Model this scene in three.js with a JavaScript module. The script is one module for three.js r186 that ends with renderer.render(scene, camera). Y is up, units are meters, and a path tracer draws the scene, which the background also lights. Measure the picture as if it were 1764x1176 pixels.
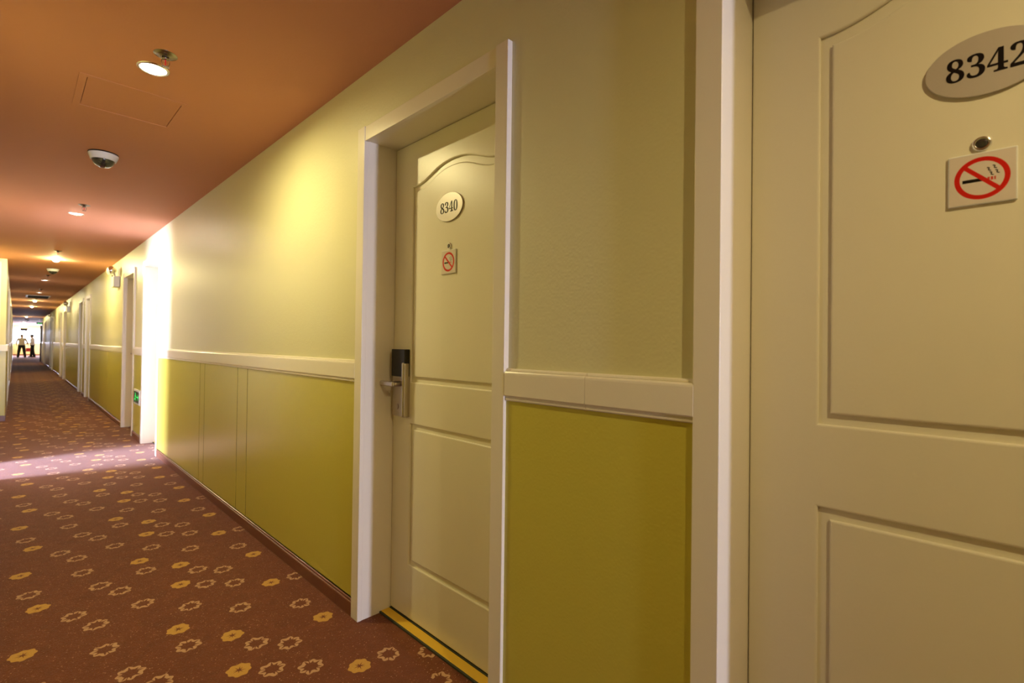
import * as THREE from 'three';
import { RoundedBoxGeometry } from 'three/addons/geometries/RoundedBoxGeometry.js';
import { TextGeometry } from 'three/addons/geometries/TextGeometry.js';
import { FontLoader } from 'three/addons/loaders/FontLoader.js';
import { mergeGeometries, toCreasedNormals } from 'three/addons/utils/BufferGeometryUtils.js';
import { MarchingCubes } from 'three/addons/objects/MarchingCubes.js';
import { RectAreaLightUniformsLib } from 'three/addons/lights/RectAreaLightUniformsLib.js';

// ---------------------------------------------------------------- camera, sky, exposure, daylight
const scene = new THREE.Scene();
const renderer = new THREE.WebGLRenderer({ antialias: true });
renderer.toneMapping = THREE.LinearToneMapping;
renderer.toneMappingExposure = 2.12;
renderer.shadowMap.enabled = true;
RectAreaLightUniformsLib.init();

const EYE = 1.202, FOCAL = 850;
const camera = new THREE.PerspectiveCamera(2 * Math.atan(588 / FOCAL) * 180 / Math.PI, 1.5, 0.05, 200);
camera.position.set(0, EYE, 0);
camera.up.set(-0.015732, 0.999874, -0.002013);
camera.lookAt(0.709806, EYE + 0.00975, -0.70433);
camera.focus = 1.9;
camera.userData.fStop = 4;
scene.add(camera);

scene.background = new THREE.Color(0.86, 0.9, 1.0);
scene.backgroundIntensity = 6;

const LAMP = new THREE.Color().setRGB(1, 0.85, 0.39);
const AMBER = new THREE.Color().setRGB(1, 0.78, 0.36);
const COOL = new THREE.Color().setRGB(1, 0.85, 0.6);
const DAY = new THREE.Color().setRGB(0.68, 0.71, 1.0);
const LAMP_POWER = 3.2;
const WIN_BACK = 255, WIN_ROOM = 74, WIN_END = 36;

function daylight(name, w, h, pos, towards, power) {
  const l = new THREE.RectAreaLight(DAY, power, w, h);
  l.name = name; l.position.set(...pos); l.lookAt(...towards); scene.add(l);
}
daylight('window_daylight_corridor_back', 0.35, 1.5, [0.02, 1.0, 12.9], [0.02, 1.0, 0], WIN_BACK);
daylight('window_daylight_room', 1.42, 1.95, [-4.5, 1.2, -6.69], [0, 1.2, -6.69], WIN_ROOM);
daylight('window_daylight_corridor_end', 2.1, 1.15, [0.85, 1.55, -54.85], [0.85, 1.55, 0], WIN_END);

// ---------------------------------------------------------------- helpers
const D = 1.08, XA = -0.2, XB = -0.095, H = 2.406, ZN = 13, ZSTEP = -10.5, ZF = -55, PERIOD = 6.76;
const RAIL = 1.09;
let seed = 12345;
const rnd = () => { seed = (seed * 1664525 + 1013904223) >>> 0; return seed / 4294967296; };
const names = new Map();
function numbered(n) { const c = names.get(n) || 0; names.set(n, c + 1); return c ? n + '_' + String(c).padStart(3, '0') : n; }
function metreUV(g) {
  g = g.index ? g.toNonIndexed() : g;
  const p = g.attributes.position, n = g.attributes.normal, uv = new Float32Array(p.count * 2);
  for (let i = 0; i < p.count; i++) {
    const ax = Math.abs(n.getX(i)), ay = Math.abs(n.getY(i)), az = Math.abs(n.getZ(i));
    const x = p.getX(i), y = p.getY(i), z = p.getZ(i);
    if (ax >= ay && ax >= az) { uv[2 * i] = z; uv[2 * i + 1] = y; } else if (ay >= az) { uv[2 * i] = x; uv[2 * i + 1] = z; } else { uv[2 * i] = x; uv[2 * i + 1] = y; }
  }
  g.setAttribute('uv', new THREE.BufferAttribute(uv, 2));
  return g;
}
function bx(x0, x1, y0, y1, z0, z1) {
  const g = new THREE.BoxGeometry(Math.abs(x1 - x0), Math.abs(y1 - y0), Math.abs(z1 - z0));
  g.translate((x0 + x1) / 2, (y0 + y1) / 2, (z0 + z1) / 2); return g.toNonIndexed();
}
function rbx(x0, x1, y0, y1, z0, z1, r = 0.003, s = 2) {
  const a = Math.abs(x1 - x0), b = Math.abs(y1 - y0), c = Math.abs(z1 - z0);
  const g = new RoundedBoxGeometry(a, b, c, s, Math.min(r, a / 2.02, b / 2.02, c / 2.02));
  g.translate((x0 + x1) / 2, (y0 + y1) / 2, (z0 + z1) / 2); return g.index ? g.toNonIndexed() : g;
}
function join(list) {
  const l = list.map((g) => { g = g.index ? g.toNonIndexed() : g; for (const k of Object.keys(g.attributes)) if (!['position', 'normal', 'uv'].includes(k)) g.deleteAttribute(k); return g; });
  return l.length > 1 ? mergeGeometries(l) : l[0];
}
function mesh(name, geos, mat, parent, label) {
  const m = new THREE.Mesh(metreUV(join(Array.isArray(geos) ? geos : [geos])), mat);
  m.name = name; m.castShadow = m.receiveShadow = true;
  if (label) m.userData.label = label;
  (parent || scene).add(m); return m;
}
function keepUV(name, geo, mat, parent, label) {
  const m = new THREE.Mesh(geo, mat); m.name = name; m.castShadow = m.receiveShadow = true;
  if (label) m.userData.label = label;
  (parent || scene).add(m); return m;
}
function group(name, label, category, kind, grp) {
  const g = new THREE.Group(); g.name = numbered(name); g.userData = { label, category };
  if (kind) g.userData.kind = kind; if (grp) g.userData.group = grp;
  scene.add(g); return g;
}
const lathe = (pts, seg = 40) => new THREE.LatheGeometry(pts.map(([r, y]) => new THREE.Vector2(r, y)), seg);
function along(profile, z0, z1) {     // profile [depth from wall, y] swept along z; depth runs to -x
  const s = new THREE.Shape(profile.map(([d, y]) => new THREE.Vector2(-d, y)));
  const g = new THREE.ExtrudeGeometry(s, { depth: Math.abs(z1 - z0), bevelEnabled: false });
  g.translate(0, 0, Math.min(z0, z1)); return g;
}
function tube(pts, r, seg = 16, rad = 8) {
  return new THREE.TubeGeometry(new THREE.CatmullRomCurve3(pts.map((p) => new THREE.Vector3(...p))), seg, r, rad, false);
}

// ---------------------------------------------------------------- textures and materials
function noiseTexture(size, seed0, layers) {
  const data = new Uint8Array(size * size * 4); let s = seed0;
  const r = () => { s = (s * 1664525 + 1013904223) >>> 0; return s / 4294967296; };
  const val = new Float32Array(size * size);
  for (const [cells, amp] of layers) {
    const g = Array.from({ length: cells * cells }, r);
    for (let y = 0; y < size; y++) for (let x = 0; x < size; x++) {
      const fx = x / size * cells, fy = y / size * cells, x0 = Math.floor(fx), y0 = Math.floor(fy);
      let u = fx - x0, v = fy - y0; u = u * u * (3 - 2 * u); v = v * v * (3 - 2 * v);
      const a = g[y0 * cells + x0], b = g[y0 * cells + (x0 + 1) % cells], c = g[((y0 + 1) % cells) * cells + x0], d = g[((y0 + 1) % cells) * cells + (x0 + 1) % cells];
      val[y * size + x] += amp * ((a * (1 - u) + b * u) * (1 - v) + (c * (1 - u) + d * u) * v);
    }
  }
  for (let i = 0; i < size * size; i++) { const k = Math.max(0, Math.min(255, val[i] * 255)); data[4 * i] = data[4 * i + 1] = data[4 * i + 2] = k; data[4 * i + 3] = 255; }
  const t = new THREE.DataTexture(data, size, size); t.wrapS = t.wrapT = THREE.RepeatWrapping; t.magFilter = THREE.LinearFilter; t.minFilter = THREE.LinearMipmapLinearFilter; t.generateMipmaps = true; t.needsUpdate = true;
  return t;
}
const orangePeel = noiseTexture(256, 7, [[96, 0.5], [32, 0.3], [8, 0.2]]); orangePeel.repeat.set(2, 2);
const pileNoise = noiseTexture(512, 11, [[256, 0.6], [128, 0.4]]); pileNoise.repeat.set(2.2, 2.2);

const lin = (r, g, b) => new THREE.Color().setRGB(r, g, b);
const std = (color, roughness, extra = {}) => new THREE.MeshStandardMaterial({ color, roughness, metalness: 0, ...extra });
const M = {
  wall: std(lin(0.72, 0.69, 0.44), 0.45, { bumpMap: orangePeel, bumpScale: 0.0006 }),
  wainscot: std(lin(0.60, 0.54, 0.09), 0.28, { bumpMap: orangePeel, bumpScale: 0.0004 }),
  ceiling: std(lin(0.60, 0.265, 0.15), 0.75, { bumpMap: orangePeel, bumpScale: 0.0004 }),
  trim: std(lin(0.84, 0.78, 0.66), 0.28),
  door: std(lin(0.84, 0.79, 0.64), 0.34, { bumpMap: orangePeel, bumpScale: 0.0002 }),
  base: std(lin(0.20, 0.078, 0.045), 0.28),
  dark: std(lin(0.02, 0.02, 0.02), 0.5),
  black: std(lin(0.006, 0.006, 0.007), 0.25),
  nickel: std(lin(0.55, 0.50, 0.44), 0.32, { metalness: 1 }),
  chrome: std(lin(0.8, 0.8, 0.8), 0.15, { metalness: 1 }),
  brass: std(lin(0.36, 0.33, 0.29), 0.25, { metalness: 1 }),
  yellow: std(lin(0.80, 0.50, 0.04), 0.55),
  rubber: std(lin(0.05, 0.055, 0.035), 0.7),
  plate: std(lin(0.62, 0.57, 0.52), 0.38, { metalness: 0.35 }),
  plateEdge: std(lin(0.10, 0.09, 0.08), 0.4),
  white: std(lin(0.80, 0.80, 0.80), 0.4),
  smoked: new THREE.MeshPhysicalMaterial({ color: lin(0.03, 0.03, 0.028), roughness: 0.05, clearcoat: 1 }),
  roomWall: std(lin(0.45, 0.44, 0.43), 0.8),
  roomFloor: std(lin(0.74, 0.73, 0.72), 0.6),
  concrete: std(lin(0.3, 0.3, 0.3), 0.9),
  red: std(lin(0.75, 0.03, 0.02), 0.4),
  filler: std(lin(0.035, 0.032, 0.012), 0.8),
  brown: std(lin(0.07, 0.03, 0.018), 0.4),
  grille: std(lin(0.10, 0.095, 0.09), 0.5),
  glass: new THREE.MeshPhysicalMaterial({ color: lin(1, 1, 1), roughness: 0, transmission: 1, thickness: 0, ior: 1.45 }),
};

// carpet: brown pile with printed flowers, one repeat 1.18 m wide and 0.903 m long
const CW = 1.28, CL = 0.903;
function carpetTexture() {
  const W = 1450, Hh = 1024, c = document.createElement('canvas'); c.width = W; c.height = Hh;
  const x = c.getContext('2d'), sx = W / CW, sz = Hh / CL;
  x.fillStyle = 'rgb(116,63,37)'; x.fillRect(0, 0, W, Hh);
  for (let i = 0; i < 900; i++) { // dye patches in the pile
    const k = rnd(); x.fillStyle = k < 0.5 ? 'rgba(96,46,30,0.10)' : 'rgba(150,88,58,0.09)';
    x.beginPath(); x.ellipse(rnd() * W, rnd() * Hh, 10 + rnd() * 40, 8 + rnd() * 26, rnd() * 3, 0, 7); x.fill();
  }
  for (let i = 0; i < 26000; i++) { const k = rnd(); x.fillStyle = k < 0.5 ? 'rgba(92,44,28,0.35)' : 'rgba(156,96,66,0.30)'; x.fillRect(rnd() * W, rnd() * Hh, 1.6, 2.6); }
  for (let i = 0; i < 2600; i++) { x.fillStyle = 'rgba(222,182,142,' + (0.35 + 0.5 * rnd()) + ')'; x.fillRect(rnd() * W, rnd() * Hh, 1.6 + rnd() * 3, 1.6 + rnd() * 3); }
  const Y = [[0.04, 0.061], [0.092, 0.545], [0.502, 0.262], [0.6, 0.721], [0.649, 0.466], [0.928, 0.103], [0.977, 0.588]];
  const F = [[0.066, 0.357], [0.2, 0.739], [0.262, 0.89], [0.267, 0.23], [0.314, 0.469], [0.378, 0.599], [0.434, 0.815], [0.504, 0.421], [0.584, 0.084], [0.689, 0.799], [0.701, 0.591], [0.742, 0.256], [0.797, 0.884], [0.797, 0.68], [0.952, 0.406], [1.045, 0.115]];
  const flower = (u, v, filled, k) => {
    const cx = (u - XA) * sx, cz = (CL - v) * sz, n = 8, R = filled ? 0.040 : 0.043, turn = k * 1.7;
    for (const oz of [-Hh, 0, Hh]) for (const ox of [0]) {
      x.save(); x.translate(cx + ox, cz + oz); x.scale(sx, sz); x.rotate(turn);
      const outline = (r0, amp, lobes, ph) => { x.beginPath(); for (let i = 0; i <= 96; i++) { const a = i / 96 * Math.PI * 2, r = r0 + amp * Math.cos(a * lobes + ph) + 0.0018 * Math.sin(a * 3 + k); x[i ? 'lineTo' : 'moveTo'](r * Math.cos(a), r * Math.sin(a)); } x.closePath(); };
      const petals = (count, r0, r1, wide, jit) => { // star of narrow leaves from the centre
        for (let i = 0; i < count; i++) { const a = i / count * Math.PI * 2 + jit * Math.sin(i * 2.3 + k), q = r1 * (0.85 + 0.25 * Math.abs(Math.sin(i * 1.9 + k * 3))); x.beginPath(); x.moveTo(r0 * Math.cos(a - wide), r0 * Math.sin(a - wide)); x.lineTo(q * Math.cos(a), q * Math.sin(a)); x.lineTo(r0 * Math.cos(a + wide), r0 * Math.sin(a + wide)); x.closePath(); x.fill(); }
      };
      if (filled) {
        x.fillStyle = 'rgb(206,158,76)'; outline(R, 0.0026, 8, 0.4); x.fill();
        x.fillStyle = 'rgb(116,63,37)'; petals(8, 0.004, 0.021, 0.7, 0.12); x.beginPath(); x.arc(0, 0, 0.005, 0, 7); x.fill();
      } else {
        x.fillStyle = 'rgb(200,158,120)'; outline(R - 0.001, 0.0042, n, 0); x.fill();
        x.fillStyle = 'rgb(116,63,37)'; x.beginPath(); x.arc(0, 0, 0.024, 0, 7); x.fill();
        petals(n, 0.022, 0.040, 0.24, 0.1);                       // leaf-shaped gaps reach into the rim
        x.lineWidth = 0.003; x.strokeStyle = 'rgb(116,63,37)';
        for (let i = 1; i < n; i += 3) { const a = (i + 0.5) / n * Math.PI * 2; x.beginPath(); x.moveTo(0.02 * Math.cos(a), 0.02 * Math.sin(a)); x.lineTo(0.05 * Math.cos(a), 0.05 * Math.sin(a)); x.stroke(); }
      }
      x.restore();
    }
  };
  Y.forEach(([u, v], i) => flower(u, v, true, i)); F.forEach(([u, v], i) => flower(u, v, false, i + 20));
  for (const [u, v, f] of [[-0.11, 0.21, 0], [-0.09, 0.64, 0], [-0.145, 0.55, 0], [-0.186, 0.375, 0]]) flower(u, v, !!f, u * 40);
  const t = new THREE.CanvasTexture(c); t.colorSpace = THREE.SRGBColorSpace; t.wrapS = t.wrapT = THREE.RepeatWrapping; t.anisotropy = 8;
  return t;
}
M.carpet = new THREE.MeshPhysicalMaterial({ color: lin(1, 1, 1), roughness: 0.95, sheen: 0.5, sheenColor: lin(0.8, 0.75, 0.8), sheenRoughness: 0.5, map: carpetTexture(), bumpMap: pileNoise, bumpScale: 0.002 });

// ---------------------------------------------------------------- floor
{
  const f = group('floor', 'brown corridor carpet printed with white and ochre flowers', 'floor', 'structure');
  const g = bx(-1.9, 1.5, -0.1, 0, ZF - 0.5, ZN + 0.3), p = g.attributes.position, uv = g.attributes.uv;
  for (let i = 0; i < p.count; i++) uv.setXY(i, (p.getX(i) - XA) / CW, p.getZ(i) / CL);
  keepUV('carpet', g, M.carpet, f);
  mesh('lobby_floor', bx(1.5, 3.4, -0.1, 0, ZF - 0.5, -38.8), M.roomFloor, f);
}

// ---------------------------------------------------------------- ceiling (with holes for the downlights and the hatch)
const LAMPS = []; for (const n of [-1, 0, 1, 2, 3, 4, 5, 6, 9, 12]) LAMPS.push([0.412, n < 0 ? 0.75 : -2.66 - 3.64 * n, n]);
LAMPS[2] = [0.391, -6.23, 1];
const HATCH = [0.397, -3.145];
{
  const c = group('ceiling', 'salmon orange painted corridor ceiling', 'ceiling', 'structure');
  const slab = (z0, z1, x0, x1) => {
    const s = new THREE.Shape([[x0, z0], [x1, z0], [x1, z1], [x0, z1]].map(([a, b]) => new THREE.Vector2(a, b)));
    for (const [lx, lz] of LAMPS) if (lz > z0 && lz < z1) { const h = new THREE.Path(); h.absarc(lx, lz, 0.05, 0, Math.PI * 2, true); s.holes.push(h); }
    if (HATCH[1] > z0 && HATCH[1] < z1) { const r = 0.212, h = new THREE.Path([[-r, -r], [-r, r], [r, r], [r, -r]].map(([a, b]) => new THREE.Vector2(HATCH[0] + a, HATCH[1] + b))); s.holes.push(h); }
    const g = new THREE.ExtrudeGeometry(s, { depth: 0.02, bevelEnabled: false, curveSegments: 24 });
    g.rotateX(Math.PI / 2); g.translate(0, H + 0.02, 0); return g; // shape y -> z, depth -> downwards
  };
  mesh('ceiling_board', slab(-9.875, ZN + 0.3, -1.9, 1.5), M.ceiling, c);
  mesh('ceiling_board', slab(ZF - 0.3, -9.879, -1.9, 3.4), M.ceiling, c);
  mesh('slab_above', bx(-1.9, 3.4, H + 0.16, H + 0.3, ZF - 0.3, ZN + 0.3), M.concrete, c);
}

// ---------------------------------------------------------------- doors, casings
const HC = 2.155;
const font = await new FontLoader().loadAsync('fonts/droid/droid_serif_bold.typeface.json');
const face = (g, dx, y, dz) => { g.rotateY(-Math.PI / 2); g.translate(dx, y, dz); return g; };   // drawn in xy facing +z, set on a door facing the corridor
function signTexture() {
  const S = 256, c = document.createElement('canvas'); c.width = c.height = S; const x = c.getContext('2d');
  x.fillStyle = 'rgb(226,214,206)'; x.fillRect(0, 0, S, S);
  x.fillStyle = 'rgb(20,18,18)'; x.fillRect(52, 128, 92, 17);
  x.fillStyle = 'rgb(206,72,60)'; x.fillRect(150, 128, 9, 17); x.fillRect(163, 128, 9, 17); x.fillRect(176, 128, 6, 17);
  x.strokeStyle = 'rgb(50,46,46)'; x.lineWidth = 5; x.lineCap = 'round';
  for (const [a, b] of [[150, 80], [172, 72], [160, 104], [182, 98]]) { x.beginPath(); x.moveTo(a, b); x.bezierCurveTo(a + 16, b + 2, a - 6, b + 12, a + 12, b + 16); x.stroke(); }
  x.strokeStyle = 'rgb(212,34,26)'; x.lineWidth = 22; x.beginPath(); x.arc(128, 128, 98, 0, 7); x.stroke();
  x.lineWidth = 20; x.beginPath(); x.moveTo(60, 62); x.lineTo(196, 194); x.stroke();
  const t = new THREE.CanvasTexture(c); t.colorSpace = THREE.SRGBColorSpace; return t;
}
M.sign = std(lin(1, 1, 1), 0.25, { map: signTexture() });

function panelShape(hw, y0, y1, arch) {
  const s = new THREE.Shape(); s.moveTo(-hw, y0); s.lineTo(hw, y0); s.lineTo(hw, y1);
  if (arch) { s.bezierCurveTo(hw * 0.60, y1, hw * 0.48, y1 + arch, 0, y1 + arch); s.bezierCurveTo(-hw * 0.48, y1 + arch, -hw * 0.60, y1, -hw, y1); } else s.lineTo(-hw, y1);
  s.closePath(); return s;
}
const bev = { depth: 0.001, bevelEnabled: true, bevelThickness: 0.0045, bevelSize: 0.005, bevelOffset: -0.005, bevelSegments: 3, curveSegments: 24 };
const relief = (s) => { const g = new THREE.ExtrudeGeometry(s, bev); g.translate(0, 0, -0.0055); return g; }; // front at 0, back 10 mm behind
const leafCache = new Map();
function leafParts(w, head) {
  const key = w.toFixed(3) + head.toFixed(3); if (leafCache.has(key)) return leafCache.get(key);
  const hw = w / 2 + 0.0025, pw = 0.278, top = head + 0.0035, gr = 0.0225;
  const frame = new THREE.Shape([[-hw, 0.014], [hw, 0.014], [hw, top], [-hw, top]].map(([a, b]) => new THREE.Vector2(a, b)));
  const hole = (s) => new THREE.Path(s.getPoints(24).reverse());
  frame.holes.push(hole(panelShape(pw, 1.040, 1.894, 0.058)), hole(panelShape(pw, 0.246, 0.858, 0)));
  const out = {
    slab: metreUV(bx(0.0085, 0.04, 0.014, top, -hw, hw)),
    frame: metreUV(face(relief(frame), 0, 0, 0)),
    upper: metreUV(face(relief(panelShape(pw - gr, 1.0635, 1.870, 0.0575)), 0, 0, 0)),
    lower: metreUV(face(relief(panelShape(pw - gr, 0.269, 0.835, 0)), 0, 0, 0)),
  };
  leafCache.set(key, out); return out;
}
function lockOn(door, zc, s) { // s = +1: as on door 8340 (lock at the door's left seen from the corridor)
  const L = new THREE.Group(); L.name = 'lock'; door.add(L); L.userData.label = 'silver key card lock with black reader and lever handle';
  const z = (a, b) => (s > 0 ? [zc + a, zc + b] : [zc - b, zc - a]);
  const plate = panelShape(0.0515, -0.09, 0.082, 0.012); const pg = new THREE.ExtrudeGeometry(plate, { depth: 0.018, bevelEnabled: true, bevelThickness: 0.002, bevelSize: 0.002, bevelSegments: 2 });
  mesh('lock_plate', face(pg, 0, 0.978, zc), M.nickel, L);
  const [a0, a1] = z(-0.053, 0.053); mesh('card_reader', rbx(-0.028, 0, 1.062, 1.183, a0, a1, 0.003), M.black, L);
  const [b0, b1] = z(0.031, 0.054); mesh('side_bar', rbx(-0.033, 0, 0.886, 1.126, b0, b1, 0.009, 4), M.nickel, L);
  const hg = new THREE.CylinderGeometry(0.0115, 0.013, 0.04, 20); hg.rotateZ(Math.PI / 2); hg.translate(-0.04, 1.031, zc + s * 0.012);
  const [c0, c1] = z(-0.085, 0.026); mesh('handle', [hg, rbx(-0.070, -0.056, 1.020, 1.042, c0, c1, 0.0065, 4)], M.nickel, L);
  const k = new THREE.CylinderGeometry(0.0125, 0.0125, 0.004, 24); k.rotateZ(Math.PI / 2); k.translate(-0.0205, 0.928, zc - s * 0.014); mesh('key_cover', k, M.nickel, L);
}
let doorCount = 0, trimCount = 0;
function doorway({ x, flip, z0, z1, rec, head, label, casingLabel, digits, lock, finish }) {
  const zc = (z0 + z1) / 2, w = z1 - z0, hw = w / 2;
  const put = (o) => { o.position.set(x, 0, zc); if (flip) o.rotation.y = Math.PI; };
  // casing and jambs
  const t = group('trim_' + (++trimCount), casingLabel, 'door casing', 'structure'); put(t);
  mesh('casing', rbx(-0.019, 0.002, 0, HC, -hw - 0.060, -hw, 0.0025), M.trim, t);
  mesh('casing', rbx(-0.019, 0.002, 0, HC, hw, hw + 0.056, 0.0025), M.trim, t);
  mesh('head_casing', rbx(-0.016, 0.002, head, HC - 0.002, -hw + 0.0005, hw - 0.0005, 0.002), M.trim, t);
  mesh('jamb', bx(0.003, rec + 0.04, 0, head + 0.036, -hw - 0.034, -hw - 0.004), M.trim, t);
  mesh('jamb', bx(0.003, rec + 0.04, 0, head + 0.036, hw + 0.004, hw + 0.034), M.trim, t);
  mesh('head_jamb', bx(0.003, rec + 0.04, head + 0.005, head + 0.035, -hw - 0.004, hw + 0.004), M.trim, t);
  mesh('door_stop', [bx(rec + 0.041, rec + 0.06, 0, head + 0.036, -hw - 0.034, -hw + 0.02), bx(rec + 0.041, rec + 0.06, 0, head + 0.036, hw - 0.02, hw + 0.034), bx(rec + 0.041, rec + 0.06, head - 0.02, head + 0.036, -hw, hw)], M.trim, t);
  // threshold strip
  const th = group('door_threshold', 'yellow dark-edged threshold strip under ' + finish, 'threshold'); put(th);
  mesh('strip', rbx(rec - 0.046, rec - 0.004, 0.0005, 0.009, -hw - 0.003, hw + 0.003, 0.002), M.yellow, th);
  mesh('edge', bx(rec - 0.054, rec - 0.0465, 0.0005, 0.008, -hw - 0.003, hw + 0.003), M.rubber, th);
  mesh('edge', bx(rec - 0.0035, rec + 0.036, 0.0005, 0.010, -hw - 0.003, hw + 0.003), M.rubber, th);
  if (label === null) return;
  // leaf
  const d = group('door_' + (++doorCount), label, 'door', 'structure'); put(d);
  const P = leafParts(w, head), shift = new THREE.Group(); void shift;
  for (const [n, g] of [['leaf', P.slab], ['face_frame', P.frame], ['panel', P.upper], ['panel', P.lower]]) { const m = keepUV(n, g, M.door, d); m.position.x = rec; }
  if (lock) { lockOn(d, lock > 0 ? -hw + 0.077 : hw - 0.077, lock); d.children[d.children.length - 1].position.x = rec; }
  if (digits) {
    const { pz, oz, oy, sy, py } = digits;
    const plate = new THREE.Group(); plate.name = 'number_plate'; d.add(plate); plate.userData.label = 'oval brushed metal plate with black numerals ' + digits.text;
    const e = new THREE.Shape(); e.absellipse(0, 0, 0.085, 0.0565, 0, Math.PI * 2);
    const eg = new THREE.ExtrudeGeometry(e, { depth: 0.0015, bevelEnabled: true, bevelThickness: 0.0008, bevelSize: 0.001, bevelSegments: 2, curveSegments: 40 });
    mesh('plate', face(eg, rec - 0.0038, oy, oz), M.plate, plate);
    const eb = new THREE.Shape(); eb.absellipse(0, 0, 0.083, 0.0545, 0, Math.PI * 2);
    mesh('plate_backing', face(new THREE.ExtrudeGeometry(eb, { depth: 0.004, bevelEnabled: false, curveSegments: 40 }), rec, oy, oz), M.plateEdge, plate);
    const step = 0.0285;
    [...digits.text].forEach((ch, i) => {
      const tg = new TextGeometry(ch, { font, size: 0.043, depth: 0.0006, curveSegments: 6, bevelEnabled: false }); tg.computeBoundingBox();
      const b = tg.boundingBox; tg.translate(-(b.min.x + b.max.x) / 2, -(b.min.y + b.max.y) / 2, 0); tg.scale(0.86, 1, 1);
      mesh('numeral', face(tg, rec - 0.0059, oy, oz + (i - 1.5) * step), M.black, plate);
    });
    const ph = new THREE.Group(); ph.name = 'peephole'; d.add(ph);
    const pg = lathe([[0.0001, 0.004], [0.0085, 0.0035], [0.0095, 0.006], [0.0125, 0.005], [0.0138, 0.002], [0.0138, 0]], 28); pg.rotateZ(Math.PI / 2); pg.translate(rec, py, pz); mesh('ring', pg, M.chrome, ph);
    const lg = new THREE.SphereGeometry(0.0088, 20, 10, 0, Math.PI * 2, 0, Math.PI / 2); lg.scale(1, 0.35, 1); lg.rotateZ(Math.PI / 2); lg.translate(rec - 0.0035, py, pz); mesh('lens', lg, M.smoked, ph);
    const sg = new THREE.Group(); sg.name = 'no_smoking_sign'; d.add(sg); sg.userData.label = 'square white no smoking plaque with red ring';
    mesh('plaque', rbx(rec - 0.005, rec, sy - 0.048, sy + 0.048, pz - 0.0465, pz + 0.0465, 0.002), M.white, sg);
    const pl = new THREE.PlaneGeometry(0.088, 0.091); face(pl, rec - 0.0053, sy, pz); keepUV('print', pl, M.sign, sg);
  }
}
const ord = ['first', 'second', 'third', 'fourth', 'fifth', 'sixth', 'seventh', 'eighth', 'ninth', 'tenth', 'eleventh', 'twelfth', 'thirteenth', 'fourteenth'];
const openR = [], openL = [];
for (let k = 0; k < 6; k++) {
  const s = -PERIOD * k;
  openR.push([-0.427 + s, 0.41 + s, k === 0 ? 0.168 : 0.15, 2.09, -1]);
  openR.push([-1.974 + s, -1.142 + s, 0.144, 2.09, 1]);
}
openR.forEach(([z0, z1, rec, head, lk], i) => doorway({
  x: D, z0, z1, rec, head, lock: lk,
  label: i === 0 ? 'cream moulded door numbered 8342 nearest the camera' : i === 1 ? 'cream moulded door numbered 8340 with card lock' : i === 2 ? 'cream door in the frame washed by white daylight' : `cream door on the right wall, ${ord[i]} counted from the camera`,
  casingLabel: i === 0 ? 'white casing around door 8342' : i === 1 ? 'white casing around door 8340' : i === 2 ? 'white casing glaring in the daylight on the right wall' : `white door casing on the right wall, ${ord[i]} counted from the camera`,
  finish: i === 0 ? 'the door nearest the camera' : i === 1 ? 'the second door, which has the card lock' : i === 2 ? 'the door washed by daylight' : `the ${ord[i]} door on the right wall`,
  digits: i === 0 ? { text: '8342', oz: -0.012, oy: 1.731, pz: -0.018, py: 1.585, sy: 1.521 } : i === 1 ? { text: '8340', oz: -0.017, oy: 1.758, pz: -0.016, py: 1.601, sy: 1.537 } : null,
}));
for (let k = 2; k < 6; k++) { const s = -PERIOD * k; openL.push([-0.427 + s, 0.41 + s, 0.15, 2.09, 1]); openL.push([-1.974 + s, -1.142 + s, 0.15, 2.09, -1]); }
openL.forEach(([z0, z1, rec, head, lk], i) => doorway({
  x: XB, flip: true, z0, z1, rec, head, lock: lk,
  label: `cream door on the far left wall, ${ord[i]} counted from the camera`,
  casingLabel: `white door casing on the far left wall, ${ord[i]} counted from the camera`, finish: `the ${ord[i]} door on the far left wall`, digits: null,
}));
const ROOMDOOR = [-6.96, -6.12, 0.15, 2.09];
doorway({ x: XA, flip: true, z0: ROOMDOOR[0], z1: ROOMDOOR[1], rec: 0.15, head: 2.09, label: null, casingLabel: 'white casing of the open doorway on the left that lets daylight in', finish: 'the open daylight doorway', digits: null });

// ---------------------------------------------------------------- walls
// openings in order of falling z; returns the solid stretches and the lintels
function wallSet(side, label, x, out, zHi, zLo, openings, seams, name) {
  const w = group(name, label, 'wall', 'structure'), ops = [...openings].sort((a, b) => b[1] - a[1]), up = [], low = [], back = x + out * 0.25;
  const spans = []; let z = zHi;
  for (const [a, b, , head] of ops) { spans.push([b + 0.034, z]); if (head) up.push(bx(x, back, head + 0.035, H + 0.02, a - 0.034, b + 0.034)); z = a - 0.034; }
  spans.push([zLo, z]);
  const visible = [];
  for (const [a, b] of spans) { if (b - a < 0.001) continue; up.push(bx(x, back, RAIL, H + 0.02, a, b)); low.push(bx(x, back, 0, RAIL, a, b)); visible.push([a, b]); }
  mesh('upper_plaster', up, M.wall, w); mesh('lower_plaster', low, M.wainscot, w);
  // wainscot boards, each proud of the wall
  for (const [a, b] of visible) {
    const cuts = [a, ...seams.filter((s) => s > a + 0.02 && s < b - 0.02).sort((p, q) => p - q), b];
    for (let i = 0; i + 1 < cuts.length; i++) mesh('wainscot_board', rbx(x - out * 0.008, x + out * 0.002, 0.01, RAIL, cuts[i] + (i ? 0.005 : 0), cuts[i + 1] - (i + 2 < cuts.length ? 0.005 : 0), 0.001, 1), M.wainscot, w);
    for (let i = 1; i + 1 < cuts.length; i++) mesh('seam_filler', bx(x - out * 0.0068, x + out * 0.001, 0.01, RAIL, cuts[i] - 0.005, cuts[i] + 0.005), M.filler, w);
  }
  return visible;
}
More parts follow.
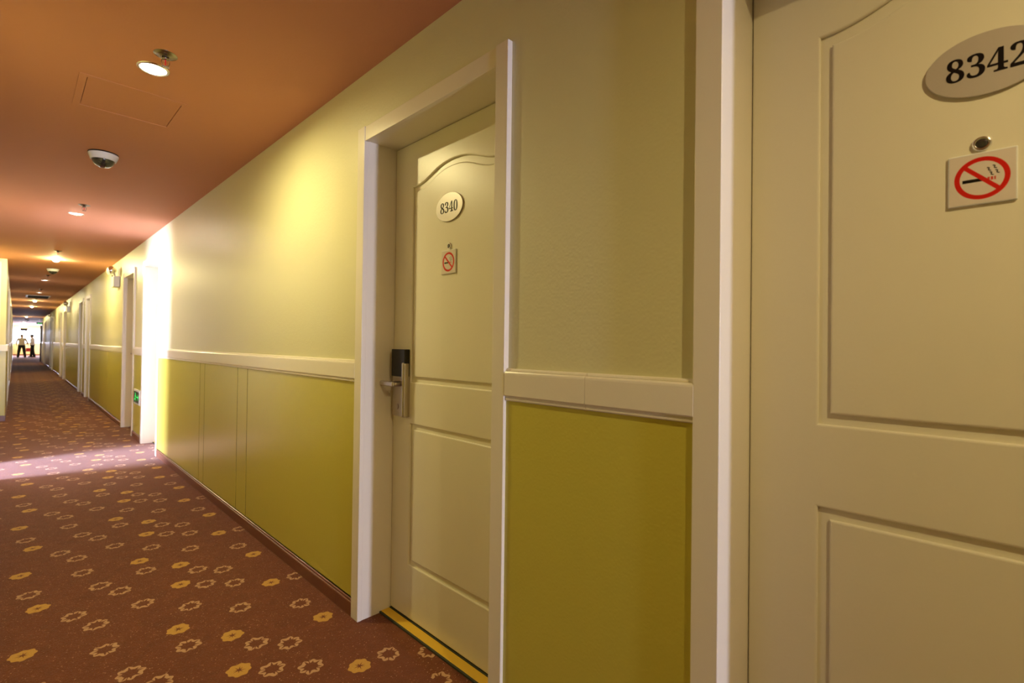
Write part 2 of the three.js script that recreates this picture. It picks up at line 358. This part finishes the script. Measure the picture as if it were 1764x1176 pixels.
const seamsR = [-3.488, -3.69, -4.514, -4.653]; for (let k = 1; k < 5; k++) for (const s of [-3.5, -4.6]) seamsR.push(s - PERIOD * k);
const visR = wallSet('right', 'right corridor wall, pale green above and olive boards below', D, 1, ZN, -39, openR.map((o) => o), seamsR, 'wall_right');
const NICHE = [-1.15, 1.1, 0, 0];
const visA = wallSet('left', 'near stretch of the left wall set back beside the camera', XA, -1, ZN, ZSTEP, [NICHE, ROOMDOOR], [], 'wall_left');
const visB = wallSet('left_far', 'far stretch of the left wall beyond its step', XB, -1, ZSTEP, ZF, openL, [], 'wall_left_far');
{ // closing walls behind the doors, niche, ends
  const w = group('wall_back', 'outer shell walls behind the corridor doors', 'wall', 'structure');
  mesh('shell', bx(D + 0.26, D + 0.4, 0, H + 0.16, -39, ZN + 0.3), M.concrete, w);
  mesh('shell', bx(XB - 0.4, XB - 0.26, 0, H + 0.16, ZF, ZSTEP), M.concrete, w);
  const n = group('wall_niche', 'plain walls of the open niche at the left beside the camera', 'wall', 'structure');
  mesh('niche_wall', [bx(-1.75, XA - 0.25, 0, H + 0.02, -1.4, -1.15), bx(-1.75, XA - 0.25, 0, H + 0.02, 1.1, 1.35), bx(-1.95, -1.75, 0, H + 0.02, -1.4, 1.35)], M.wall, n);
}

// chair rails and baseboards
const railProfile = [[0, 1.1335], [0.007, 1.1335], [0.0095, 1.131], [0.0105, 1.127], [0.0095, 1.1255], [0.0165, 1.1245], [0.019, 1.121], [0.0198, 1.116], [0.0198, 1.0525], [0.0185, 1.0495], [0.0135, 1.0485], [0.013, 1.044], [0.0155, 1.0415], [0.015, 1.0375], [0.011, 1.0345], [0, 1.034]];
const baseProfile = [[0, 0.084], [0.006, 0.084], [0.008, 0.081], [0.008, 0.074], [0.0115, 0.072], [0.0125, 0.067], [0.0115, 0.063], [0.015, 0.060], [0.016, 0.055], [0.016, 0], [0, 0]];
function runs(profile, name, label, category, mat, sets, cuts, pieceName) {
  const g = group(name, label, category, 'structure');
  for (const [x, flip, list, trimEnds] of sets) for (const [a, b] of list) {
    let z0 = a + trimEnds, z1 = b - trimEnds; const cs = [z0, ...cuts.filter((c) => c > z0 + 0.05 && c < z1 - 0.05).sort((p, q) => p - q), z1];
    for (let i = 0; i + 1 < cs.length; i++) {
      const e0 = cs[i] + (i ? 0.0006 : 0), e1 = cs[i + 1] - (i + 2 < cs.length ? 0.0006 : 0);
      const m = mesh(pieceName, flip ? along(profile, -e1, -e0) : along(profile, e0, e1), mat, g);
      m.position.x = x; if (flip) m.rotation.y = Math.PI;
    }
  }
  return g;
}
const casingEnds = 0.0245; // rails stop at the casings' outer edges
runs(railProfile, 'trim_' + (++trimCount), 'white moulded chair rail along the right wall', 'chair rail', M.trim, [[D, false, visR, casingEnds]], [-0.78, -4.64], 'rail_piece');
runs(railProfile, 'trim_' + (++trimCount), 'white moulded chair rail along the far left wall', 'chair rail', M.trim, [[XB, true, visB, casingEnds], [XA, true, visA, casingEnds]], [], 'rail_piece');
runs(baseProfile, 'baseboard_right', 'dark red brown moulded baseboard along the right wall', 'baseboard', M.base, [[D, false, visR, casingEnds]], [-2.18, -4.235], 'baseboard_piece');
runs(baseProfile, 'baseboard_left', 'dark red brown moulded baseboard along the left wall', 'baseboard', M.base, [[XB, true, visB, casingEnds], [XA, true, visA, casingEnds]], [], 'baseboard_piece');
{ // the step in the left wall: rail and baseboard return, white upright trim
  const t = group('trim_' + (++trimCount), 'white upright trim and rail return on the step of the left wall', 'trim', 'structure');
  mesh('upright', rbx(XA - 0.01, XA + 0.045, 0, 2.36, ZSTEP - 0.001, ZSTEP + 0.018, 0.003), M.trim, t);
  mesh('rail_return', rbx(XA + 0.046, XB + 0.026, 1.036, 1.133, ZSTEP, ZSTEP + 0.026, 0.004), M.trim, t);
  mesh('base_return', rbx(XA + 0.046, XB + 0.016, 0.0, 0.084, ZSTEP, ZSTEP + 0.016, 0.003), M.base, t);
}

// ---------------------------------------------------------------- windows and what lies round them
function windowUnit(n, label, axis, at, a0, a1, y0, y1, mullions) {
  const g = group('window_' + n, label, 'window', 'structure');
  const B = (u0, u1, v0, v1, t0, t1) => (axis === 'z' ? bx(u0, u1, v0, v1, at + t0, at + t1) : bx(at + t0, at + t1, v0, v1, u0, u1));
  const f = 0.05;
  for (const b of [B(a0, a1, y0, y0 + f, -0.03, 0.03), B(a0, a1, y1 - f, y1, -0.03, 0.03), B(a0, a0 + f, y0 + f, y1 - f, -0.03, 0.03), B(a1 - f, a1, y0 + f, y1 - f, -0.03, 0.03)]) mesh('frame', b, M.white, g);
  const cuts = [a0 + f, ...mullions, a1 - f];
  for (let i = 0; i + 1 < cuts.length; i++) { mesh('pane', B(cuts[i] + (i ? 0.02 : 0), cuts[i + 1] - (i + 2 < cuts.length ? 0.02 : 0), y0 + f, y1 - f, -0.003, 0.003), M.glass, g); }
  for (const m of mullions) mesh('mullion', B(m - 0.02, m + 0.02, y0 + f, y1 - f, -0.025, 0.025), M.white, g);
}
function holedWall(name, label, axis, at, t, a0, a1, h0, h1, y0, y1, mats, top = H + 0.16) {
  const g = group(name, label, 'wall', 'structure');
  const B = (u0, u1, v0, v1) => (axis === 'z' ? bx(u0, u1, v0, v1, at, at + t) : bx(at, at + t, v0, v1, u0, u1));
  mesh('upper_plaster', [B(a0, h0, y0, top), B(h1, a1, y0, top), B(h0, h1, y1, top)], mats[0], g);
  mesh('lower_plaster', [B(a0, a1, 0, y0)], mats[1], g); return g;
}
holedWall('wall_near_end', 'end wall with window behind the camera', 'z', ZN, 0.25, XA - 0.3, D + 0.4, -0.16, 0.2, 0.25, 1.75, [M.wall, M.wainscot]);
windowUnit(1, 'narrow corridor end window behind the camera', 'z', ZN + 0.08, -0.16, 0.2, 0.25, 1.75, []);
holedWall('wall_far_end', 'end wall with bright window at the far end of the corridor', 'z', ZF - 0.25, 0.25, XB - 0.4, 3.4, -0.09, 1.9, 0.93, 2.13, [M.wall, M.wall]);
windowUnit(2, 'glaring bright window at the far end of the corridor', 'z', ZF - 0.14, -0.09, 1.9, 0.93, 2.13, [0.62, 1.28]);
{ // far lobby past the last doors, daylight room on the left
  const w = group('wall_lobby', 'pale walls of the bright lobby at the far end', 'wall', 'structure');
  mesh('lobby_wall', [bx(3.2, 3.4, 0, H + 0.16, ZF, -38.8), bx(D, 3.4, 0, H + 0.16, -39.0, -38.8)], M.wall, w);
  const b = group('baseboard_far', 'dark baseboard under the far window', 'baseboard', 'structure');
  mesh('baseboard_piece', bx(XB, 3.2, 0, 0.09, ZF, ZF + 0.016), M.base, b);
  const r = group('wall_room', 'white walls of the bright room beyond the open doorway', 'wall', 'structure');
  const X0 = -4.6, X1 = XA - 0.25, Z0 = -9.4, Z1 = -5.9;
  mesh('room_wall', [bx(X0, X1, 0, 2.6, Z0 - 0.15, Z0), bx(X0, X1, 0, 2.6, Z1, Z1 + 0.15), bx(X1 - 0.02, X1, 0, 2.6, Z0, ROOMDOOR[0] - 0.04), bx(X1 - 0.02, X1, 0, 2.6, ROOMDOOR[1] + 0.04, Z1), bx(X1 - 0.02, X1, 2.13, 2.6, ROOMDOOR[0] - 0.04, ROOMDOOR[1] + 0.04)], M.roomWall, r);
  mesh('room_ceiling', bx(X0 - 0.2, X1, 2.6, 2.75, Z0 - 0.15, Z1 + 0.15), M.roomWall, r);
  mesh('room_floor', bx(X0 - 0.2, -1.9, -0.1, 0, Z0 - 0.15, Z1 + 0.15), M.roomFloor, r);
  holedWall('wall_room_outer', 'outer wall with tall window in the bright room', 'x', X0 - 0.2, 0.2, Z0 - 0.15, Z1 + 0.15, -7.4, -5.97, 0.2, 2.2, [M.roomWall, M.roomWall], 2.75);
  windowUnit(3, 'tall window of the bright room on the left', 'x', X0 - 0.1, -7.4, -5.97, 0.2, 2.2, [-6.69]);
}

// ---------------------------------------------------------------- ceiling fittings
const warmGlow = new THREE.MeshStandardMaterial({ color: lin(0.9, 0.9, 0.9), emissive: lin(1, 0.9, 0.72), emissiveIntensity: 6 });
const whiteGlow = new THREE.MeshStandardMaterial({ color: lin(0.9, 0.9, 0.9), emissive: lin(1, 0.94, 0.86), emissiveIntensity: 3 });
LAMPS.forEach(([x, z, n]) => {
  const weak = n === 1 || n === 3 || n === 4, proud = n >= 2 && !weak;
  const g = group('downlight', n < 0 ? 'recessed ceiling downlight above the camera' : n === 0 ? 'glowing recessed downlight beside the nearest sprinkler' : n === 1 ? 'cool white downlight just beyond the dome camera' : `glowing ceiling downlight, ${ord[n === 12 ? 8 : n === 9 ? 7 : n]} in the row along the corridor`, 'downlight', null, 'downlights in a row along the ceiling');
  g.position.set(x, H, z);
  mesh('trim_ring', lathe([[0.0485, 0.012], [0.0485, -0.002], [0.051, -0.004], [0.058, -0.0035], [0.0605, 0], [0.0605, 0.0005]], 40), M.chrome, g);
  mesh('reflector_can', lathe([[0.0495, 0.0], [0.049, 0.05], [0.042, 0.075], [0.0001, 0.085]], 40), M.white, g);
  const yb = proud ? -0.012 : weak ? 0.010 : 0.018;
  const b = new THREE.SphereGeometry(1, 24, 16); b.scale(0.041, proud ? 0.032 : 0.014, 0.041); b.translate(0, yb, 0);
  mesh('bulb', b, weak ? whiteGlow : warmGlow, g);
  const l = new THREE.PointLight(n < 0 ? AMBER : weak ? COOL : LAMP, LAMP_POWER * (weak ? 0.35 : n < 0 ? 0.66 : n === 0 ? 0.69 : n > 4 ? 0.5 : 0.8), 0, 2);
  l.name = 'downlight_light'; l.position.set(0, yb, 0); l.castShadow = true; l.shadow.radius = 1; g.add(l);
});

const SPR = [[0.427, -2.492], [0.415, -5.775], [0.391, -9.0], [0.417, -12.5], [0.42, -16.05], [0.42, -19.9]];
SPR.forEach(([x, z], i) => {
  const g = group('fire_sprinkler', ['pendant sprinkler with red bulb beside the nearest downlight', 'pendant sprinkler in front of the second downlight', 'pendant sprinkler just before the ceiling joint', 'small pendant sprinkler beyond the second dome camera', 'tiny pendant sprinkler before the ceiling vent', 'tiny pendant sprinkler behind the ceiling vent'][i], 'sprinkler', null, 'sprinklers along the ceiling');
  g.position.set(x, H, z);
  mesh('escutcheon', lathe([[0.042, 0], [0.0425, -0.002], [0.034, -0.004], [0.031, -0.0075], [0.021, -0.008], [0.0195, -0.012], [0.012, -0.0125], [0.012, -0.004]], 32), M.brass, g);
  mesh('body', lathe([[0.0001, -0.006], [0.0115, -0.006], [0.0115, -0.019], [0.009, -0.022], [0.0001, -0.022]], 20), M.brass, g);
  for (const s of [-1, 1]) mesh('frame_arm', tube([[s * 0.009, -0.02, 0], [s * 0.0135, -0.028, 0], [s * 0.0135, -0.038, 0], [s * 0.008, -0.047, 0], [0, -0.05, 0]], 0.0016, 20, 8), M.brass, g);
  const bl = new THREE.CapsuleGeometry(0.0028, 0.02, 6, 12); bl.translate(0, -0.034, 0); mesh('glass_bulb', bl, M.red, g);
  const blades = [new THREE.CylinderGeometry(0.0055, 0.0055, 0.0015, 20)];
  for (let k = 0; k < 10; k++) { const t = bx(0.004, 0.0145, -0.0006, 0.0006, -0.0019, 0.0019); t.rotateY(k / 10 * Math.PI * 2); blades.push(t); }
  const df = join(blades); df.translate(0, -0.0515, 0); mesh('deflector', df, M.brass, g);
});

[[0.383, -4.1, 'white dome camera with smoked bubble between the first two downlights', 1], [0.433, -11.3, 'smaller looking dome camera just past the ceiling joint', 1], [0.5, -40.5, 'tiny dome camera near the far end of the corridor', 1]].forEach(([x, z, label]) => {
  const g = group('dome_camera', label, 'camera', null, 'dome cameras on the ceiling'); g.position.set(x, H, z);
  mesh('mounting_plate', lathe([[0.0001, 0], [0.078, 0], [0.078, -0.006], [0.0001, -0.006]], 40), M.dark, g);
  mesh('housing', lathe([[0.0001, -0.006], [0.077, -0.006], [0.0785, -0.010], [0.076, -0.018], [0.066, -0.043], [0.0625, -0.046], [0.0595, -0.045], [0.0595, -0.04]], 48), M.white, g);
  const s = new THREE.SphereGeometry(0.0585, 40, 20, 0, Math.PI * 2, Math.PI / 2, Math.PI / 2); s.scale(1, 0.86, 1); s.translate(0, -0.041, 0); mesh('bubble', s, M.smoked, g);
  const lens = new THREE.CylinderGeometry(0.014, 0.014, 0.02, 20); lens.rotateX(0.9); lens.translate(0, -0.086, 0.012); void lens;
});
{
  const g = group('ceiling_hatch', 'square access hatch in the ceiling beside the nearest downlight', 'hatch'); g.position.set(HATCH[0], H, HATCH[1]);
  const r0 = 0.1835, r1 = 0.2115, y0 = -0.0015, y1 = 0.02;
  for (const b of [bx(-r1, r1, y0, y1, r0, r1), bx(-r1, r1, y0, y1, -r1, -r0), bx(r0, r1, y0, y1, -r0, r0), bx(-r1, -r0, y0, y1, -r0, r0)]) mesh('frame', b, M.ceiling, g);
  mesh('panel', rbx(-0.181, 0.181, 0.0005, 0.012, -0.181, 0.181, 0.001), M.ceiling, g);
}
{ // ceiling vent
  const g = group('ceiling_vent', 'dark slatted air vent in the ceiling far down the corridor', 'vent'); g.position.set(0.43, H, -18.7);
  for (const b of [bx(-0.24, 0.24, -0.012, 0, 0.36, 0.4), bx(-0.24, 0.24, -0.012, 0, -0.4, -0.36), bx(0.2, 0.24, -0.012, 0, -0.36, 0.36), bx(-0.24, -0.2, -0.012, 0, -0.36, 0.36)]) mesh('frame', b, M.white, g);
  mesh('backing', bx(-0.2, 0.2, -0.003, -0.001, -0.36, 0.36), M.dark, g);
  for (let i = 0; i < 9; i++) { const s = rbx(-0.2, 0.2, -0.001, 0.001, -0.03, 0.03, 0.0005, 1); s.rotateX(0.9); s.translate(0, -0.014, -0.32 + i * 0.08); mesh('slat', s, M.grille, g); }
}
// ---------------------------------------------------------------- wall fittings
[[-9.35, 'twin lamp emergency light high on the right wall past the bright doorway'], [-18.6, 'second emergency light on the right wall, seen small'], [-27.5, 'third emergency light on the right wall, tiny in the distance']].forEach(([z, label]) => {
  const g = group('emergency_light', label, 'emergency light', null, 'emergency lights on the right wall'); g.position.set(D, 2.09, z);
  mesh('box', rbx(-0.075, 0, -0.085, 0.075, -0.12, 0.12, 0.012, 3), M.white, g);
  mesh('cable', tube([[-0.004, 0.07, 0.05], [-0.004, 0.14, 0.055], [-0.004, 0.2, 0.05]], 0.006), M.white, g);
  for (const s of [-1, 1]) {
    const h = new THREE.Group(); h.name = 'lamp_head'; g.add(h); h.position.set(-0.10, 0.15, s * 0.085); h.rotation.set(0, -s * 0.5, 0.25); h.scale.setScalar(1.15);
    const c = lathe([[0.0001, 0.05], [0.03, 0.046], [0.048, 0.03], [0.056, 0], [0.053, -0.004], [0.0001, 0.0]], 28); c.rotateZ(-Math.PI / 2); mesh('reflector', c, M.chrome, h);
    const f = lathe([[0.0001, -0.012], [0.03, -0.009], [0.05, -0.001]], 28); f.rotateZ(-Math.PI / 2); mesh('lens', f, M.white, h);
    mesh('neck', tube([[0.02, -0.02, 0], [0.024, -0.05, 0], [0.02, -0.075, 0]], 0.009, 8), M.nickel, h);
  }
});
function exitTexture(wide) {
  const c = document.createElement('canvas'); c.width = 256; c.height = 128; const x = c.getContext('2d');
  x.fillStyle = 'rgb(4,12,8)'; x.fillRect(0, 0, 256, 128); x.fillStyle = 'rgb(30,220,90)'; x.strokeStyle = 'rgb(30,220,90)';
  x.lineWidth = 11; x.lineCap = 'round'; x.lineJoin = 'round';
  x.beginPath(); x.arc(88, 26, 11, 0, 7); x.fill();                                   // running figure
  x.beginPath(); x.moveTo(84, 44); x.lineTo(72, 76); x.lineTo(92, 92); x.lineTo(86, 114); x.stroke();
  x.beginPath(); x.moveTo(72, 76); x.lineTo(54, 96); x.lineTo(34, 98); x.stroke();
  x.beginPath(); x.moveTo(60, 62); x.lineTo(70, 46); x.lineTo(92, 48); x.lineTo(106, 62); x.stroke();
  x.beginPath(); x.moveTo(140, 64); x.lineTo(226, 64); x.moveTo(196, 34); x.lineTo(228, 64); x.lineTo(196, 94); x.stroke(); // arrow
  const t = new THREE.CanvasTexture(c); t.colorSpace = THREE.SRGBColorSpace; return t;
}
M.exitSign = new THREE.MeshStandardMaterial({ color: lin(0.02, 0.02, 0.02), roughness: 0.3, emissive: lin(1, 1, 1), emissiveMap: exitTexture(), emissiveIntensity: 1.1 });
{
  const g = group('exit_sign', 'glowing green exit sign low on the right wall beside the bright doorway', 'sign'); g.position.set(D, 0.525, -7.5);
  mesh('housing', rbx(-0.024, 0, -0.09, 0.09, -0.2, 0.2, 0.006), M.white, g);
  const p = new THREE.PlaneGeometry(0.34, 0.135); face(p, -0.0245, 0, 0); keepUV('sign_face', p, M.exitSign, g);
  const h = group('exit_sign', 'small green exit sign hanging under the ceiling near the far end', 'sign'); h.position.set(0.98, 2.15, -38);
  mesh('housing', rbx(-0.14, 0.1, -0.06, 0.06, -0.012, 0.012, 0.004), M.dark, h);
  const q = new THREE.PlaneGeometry(0.22, 0.1); q.translate(-0.02, 0, 0.0125); keepUV('sign_face', q, M.exitSign, h);
  mesh('hanger', bx(-0.025, -0.015, 0.06, 0.256, -0.004, 0.004), M.nickel, h);
  const s = group('hanging_sign', 'brown sign board hanging before the far window', 'sign'); s.position.set(0.42, 1.905, -46);
  mesh('board', rbx(-0.17, 0.17, -0.08, 0.08, -0.015, 0.015, 0.004), M.brown, s);
  for (const a of [-0.13, 0.13]) mesh('hanger', bx(a - 0.004, a + 0.004, 0.08, H - 1.905, -0.004, 0.004), M.nickel, s);
  const p2 = group('trim_' + (++trimCount), 'dark brown post where the right wall ends at the lobby', 'post', 'structure');
  mesh('post', rbx(1.02, 1.1, 0, 2.06, -39.12, -39.0, 0.004), M.brown, p2);
}

// ---------------------------------------------------------------- people at the far end
function field(caps, cx, cy, cz, half, cell, k) { // tapered capsules joined by a smooth minimum, polygonised
  const res = Math.ceil(2 * half / cell), mc = new MarchingCubes(res, new THREE.MeshBasicMaterial(), false, false, 120000);
  mc.isolation = 0;
  const f = mc.field, n2 = res / 2;
  for (let z = 0; z < res; z++) for (let y = 0; y < res; y++) for (let x = 0; x < res; x++) {
    const px = cx + (x - n2) / n2 * half, py = cy + (y - n2) / n2 * half, pz = cz + (z - n2) / n2 * half; let d = 1e3;
    for (const [a, b, ra, rb, sx = 1] of caps) {
      const vx = b[0] - a[0], vy = b[1] - a[1], vz = b[2] - a[2], wx = px - a[0], wy = py - a[1], wz = pz - a[2];
      let t = (wx * vx + wy * vy + wz * vz) / (vx * vx + vy * vy + vz * vz + 1e-9); t = t < 0 ? 0 : t > 1 ? 1 : t;
      const ex = (wx - vx * t) / sx, ey = wy - vy * t, ez = wz - vz * t, dd = Math.sqrt(ex * ex + ey * ey + ez * ez) - (ra + (rb - ra) * t);
      const h = Math.max(k - Math.abs(d - dd), 0) / k; d = Math.min(d, dd) - h * h * k * 0.25;
    }
    f[x + y * res + z * res * res] = -d;
  }
  mc.update();
  const cnt = mc.count ?? mc.geometry.drawRange.count, pos = new Float32Array(mc.positionArray.slice(0, cnt * 3)), nor = new Float32Array(mc.normalArray.slice(0, cnt * 3));
  for (let i = 0; i < cnt; i++) { pos[3 * i] = pos[3 * i] * half + cx; pos[3 * i + 1] = pos[3 * i + 1] * half + cy; pos[3 * i + 2] = pos[3 * i + 2] * half + cz; }
  const g = new THREE.BufferGeometry(); g.setAttribute('position', new THREE.BufferAttribute(pos, 3)); g.setAttribute('normal', new THREE.BufferAttribute(nor, 3)); return g;
}
function hand(w, dir, side) { // palm and five bent fingers from wrist w, fingers along dir (mostly down), thumb towards side
  const v = new THREE.Vector3(...dir).normalize(), s = new THREE.Vector3(...side).normalize(), n = new THREE.Vector3().crossVectors(v, s), W = new THREE.Vector3(...w), caps = [];
  const at = (a, b, c) => W.clone().addScaledVector(v, a).addScaledVector(s, b).addScaledVector(n, c).toArray();
  caps.push([at(0, 0, 0), at(0.03, 0, 0), 0.022, 0.024]); caps.push([at(0.035, 0.022, 0), at(0.075, 0.026, 0), 0.017, 0.014], [at(0.035, -0.02, 0), at(0.072, -0.024, 0), 0.017, 0.013], [at(0.035, 0, 0), at(0.078, 0, 0), 0.018, 0.014]);
  [[0.029, 0.066], [0.010, 0.074], [-0.010, 0.069], [-0.029, 0.054]].forEach(([b, L]) => { caps.push([at(0.075, b * 0.95, 0), at(0.075 + L * 0.55, b, 0.008), 0.0085, 0.008], [at(0.075 + L * 0.55, b, 0.008), at(0.075 + L * 0.9, b, 0.028), 0.008, 0.007]); });
  caps.push([at(0.025, 0.026, 0), at(0.055, 0.05, 0.008), 0.011, 0.0095], [at(0.055, 0.05, 0.008), at(0.08, 0.054, 0.018), 0.0095, 0.008]);
  const c = at(0.075, 0.005, 0.008); return field(caps, c[0], c[1], c[2], 0.105, 0.0032, 0.006);
}
function person(label, pos, turn, scale, P) {
  const g = group('person', label, 'person'); g.position.set(...pos); g.rotation.y = turn; g.scale.set(scale * 1.08, scale, scale * 1.08);
  const body = field(P.caps, 0, 0.88, 0, 0.92, 0.0155, 0.05);
  const head = field([[[P.hx, 1.56, P.hz], [P.hx, 1.62, P.hz], 0.078, 0.09, 0.88], [[P.hx, 1.52, P.hz + 0.03], [P.hx, 1.535, P.hz + 0.04], 0.055, 0.05, 0.9], [[P.hx, 1.575, P.hz + 0.085], [P.hx, 1.55, P.hz + 0.107], 0.011, 0.014], [[P.hx - 0.085, 1.575, P.hz], [P.hx - 0.087, 1.55, P.hz + 0.004], 0.015, 0.011, 0.5], [[P.hx + 0.085, 1.575, P.hz], [P.hx + 0.087, 1.55, P.hz + 0.004], 0.015, 0.011, 0.5], [[P.hx - 0.02, 1.517, P.hz + 0.083], [P.hx + 0.02, 1.517, P.hz + 0.083], 0.009, 0.009], [[P.hx, 1.4, P.hz * 0.6 - 0.01], [P.hx, 1.52, P.hz - 0.005], 0.056, 0.05]], P.hx, 1.56, P.hz, 0.18, 0.0045, 0.02);
  const hands = P.hands.map((h) => hand(...h));
  const geo = mergeGeometries([body, head, ...hands]), p = geo.attributes.position, col = new Float32Array(p.count * 3), nb = body.attributes.position.count;
  for (let i = 0; i < p.count; i++) { const c = i >= nb ? P.skin : P.color(p.getX(i), p.getY(i), p.getZ(i)); col[3 * i] = c[0]; col[3 * i + 1] = c[1]; col[3 * i + 2] = c[2]; }
  geo.setAttribute('color', new THREE.BufferAttribute(col, 3));
  keepUV('body', geo, new THREE.MeshStandardMaterial({ vertexColors: true, roughness: 0.8 }), g);
  const hair = new THREE.SphereGeometry(1, 28, 18, 0, Math.PI * 2, 0, Math.PI * 0.62); hair.scale(0.092, 0.108, 0.104); hair.rotateX(-0.45); hair.translate(P.hx, 1.615, P.hz - 0.012); mesh('hair', hair, M.black, g);
  for (const s of [-1, 1]) { const e = new THREE.SphereGeometry(0.009, 10, 8); e.translate(P.hx + s * 0.03, 1.585, P.hz + 0.083); mesh('eye', e, M.black, g); }
  if (P.cap) {
    const c = lathe([[0.0001, 0.075], [0.06, 0.068], [0.098, 0.03], [0.102, 0]], 28); c.translate(P.hx, 1.655, P.hz - 0.005);
    const v = new THREE.CylinderGeometry(0.085, 0.085, 0.008, 28, 1, false, -Math.PI / 2, Math.PI); v.translate(P.hx, 1.658, P.hz + 0.06); mesh('cap', [c, v], M.black, g);
  }
  return g;
}
const SKIN = [0.42, 0.24, 0.16], TROUSER = [0.010, 0.010, 0.012], SHOE = [0.006, 0.006, 0.006];
const bodyCaps = (o) => [
  [[0, 0.98, 0], [0, 1.12, 0], 0.112, 0.108, 1.25], [[0, 1.12, 0], [0, 1.33, 0.005], 0.108, 0.118, 1.3], [[-0.13, 1.385, 0], [0.13, 1.385, 0], 0.066, 0.066], [[0, 1.36, 0], [0, 1.45, 0], 0.06, 0.054],
  [[0, 0.93, 0], [0, 0.99, 0], 0.125, 0.12, 1.2],
  ...[-1, 1].flatMap((s) => { const [kx, kz, ax, az] = o.legs[s < 0 ? 0 : 1]; return [[[s * 0.085, 0.88, 0], [kx, 0.49, kz], 0.098, 0.074], [[kx, 0.49, kz], [ax, 0.09, az], 0.076, 0.068], [[ax, 0.045, az - 0.03], [ax + s * 0.012, 0.036, az + 0.13], 0.042, 0.034]]; }),
  ...[-1, 1].flatMap((s) => { const [e, w] = o.arms[s < 0 ? 0 : 1]; return [[[s * 0.18, 1.375, 0], e, 0.052, 0.040], [e, w, 0.040, 0.027]]; }),
];
{
  const o = { legs: [[-0.13, 0.02, -0.17, 0], [0.13, 0.02, 0.17, 0]], arms: [[[-0.27, 1.14, -0.04], [-0.25, 0.97, 0.14]], [[0.27, 1.15, -0.02], [0.31, 1.0, 0.10]]] };
  person('person in cream top and black trousers facing the camera, carrying a red bag', [0.35, 0, -48.3], 0, 0.93, {
    caps: bodyCaps(o), hx: 0, hz: 0.01, skin: SKIN, hands: [[[-0.25, 0.97, 0.14], [0.1, -1, 0.1], [0.3, 0, 1]], [[0.31, 1.0, 0.10], [0.03, -1, 0.05], [-0.2, 0, 1]]],
    color: (x, y) => (y < 0.075 ? SHOE : y < 0.93 && Math.abs(x) < 0.25 ? TROUSER : Math.abs(x) > 0.255 && y < 1.08 ? SKIN : [0.66, 0.58, 0.47]),
  });
  const o2 = { legs: [[-0.09, 0.03, -0.10, 0.06], [0.09, -0.02, 0.10, -0.10]], arms: [[[-0.23, 1.12, 0.0], [-0.14, 1.05, 0.21]], [[0.23, 1.12, 0.0], [0.14, 1.05, 0.21]]] };
  person('person in white shirt, black cap and black trousers standing in profile', [0.9, 0, -49.1], -Math.PI / 2, 0.94, {
    caps: bodyCaps(o2), hx: 0, hz: 0.04, cap: true, skin: SKIN, hands: [[[-0.14, 1.05, 0.21], [0.2, -0.5, 1], [0.4, 0.8, 0]], [[0.14, 1.05, 0.21], [-0.2, -0.5, 1], [-0.4, 0.8, 0]]],
    color: (x, y, z) => (y < 0.075 ? SHOE : z > 0.17 && y > 0.95 && y < 1.2 ? SKIN : y < 0.93 ? TROUSER : [0.80, 0.80, 0.82]),
  });
  const b = group('bag', 'bright red bag carried by the person in cream', 'bag'); b.position.set(0.66, -0.085, -48.18);
  mesh('bag_body', rbx(-0.1, 0.12, 0.50, 0.745, -0.05, 0.05, 0.03, 4), M.red, b);
  mesh('bag_handle', tube([[-0.06, 0.74, 0], [-0.04, 0.785, 0], [0, 0.80, 0], [0.05, 0.785, 0], [0.08, 0.74, 0]], 0.007), M.red, b);
}

renderer.render(scene, camera);
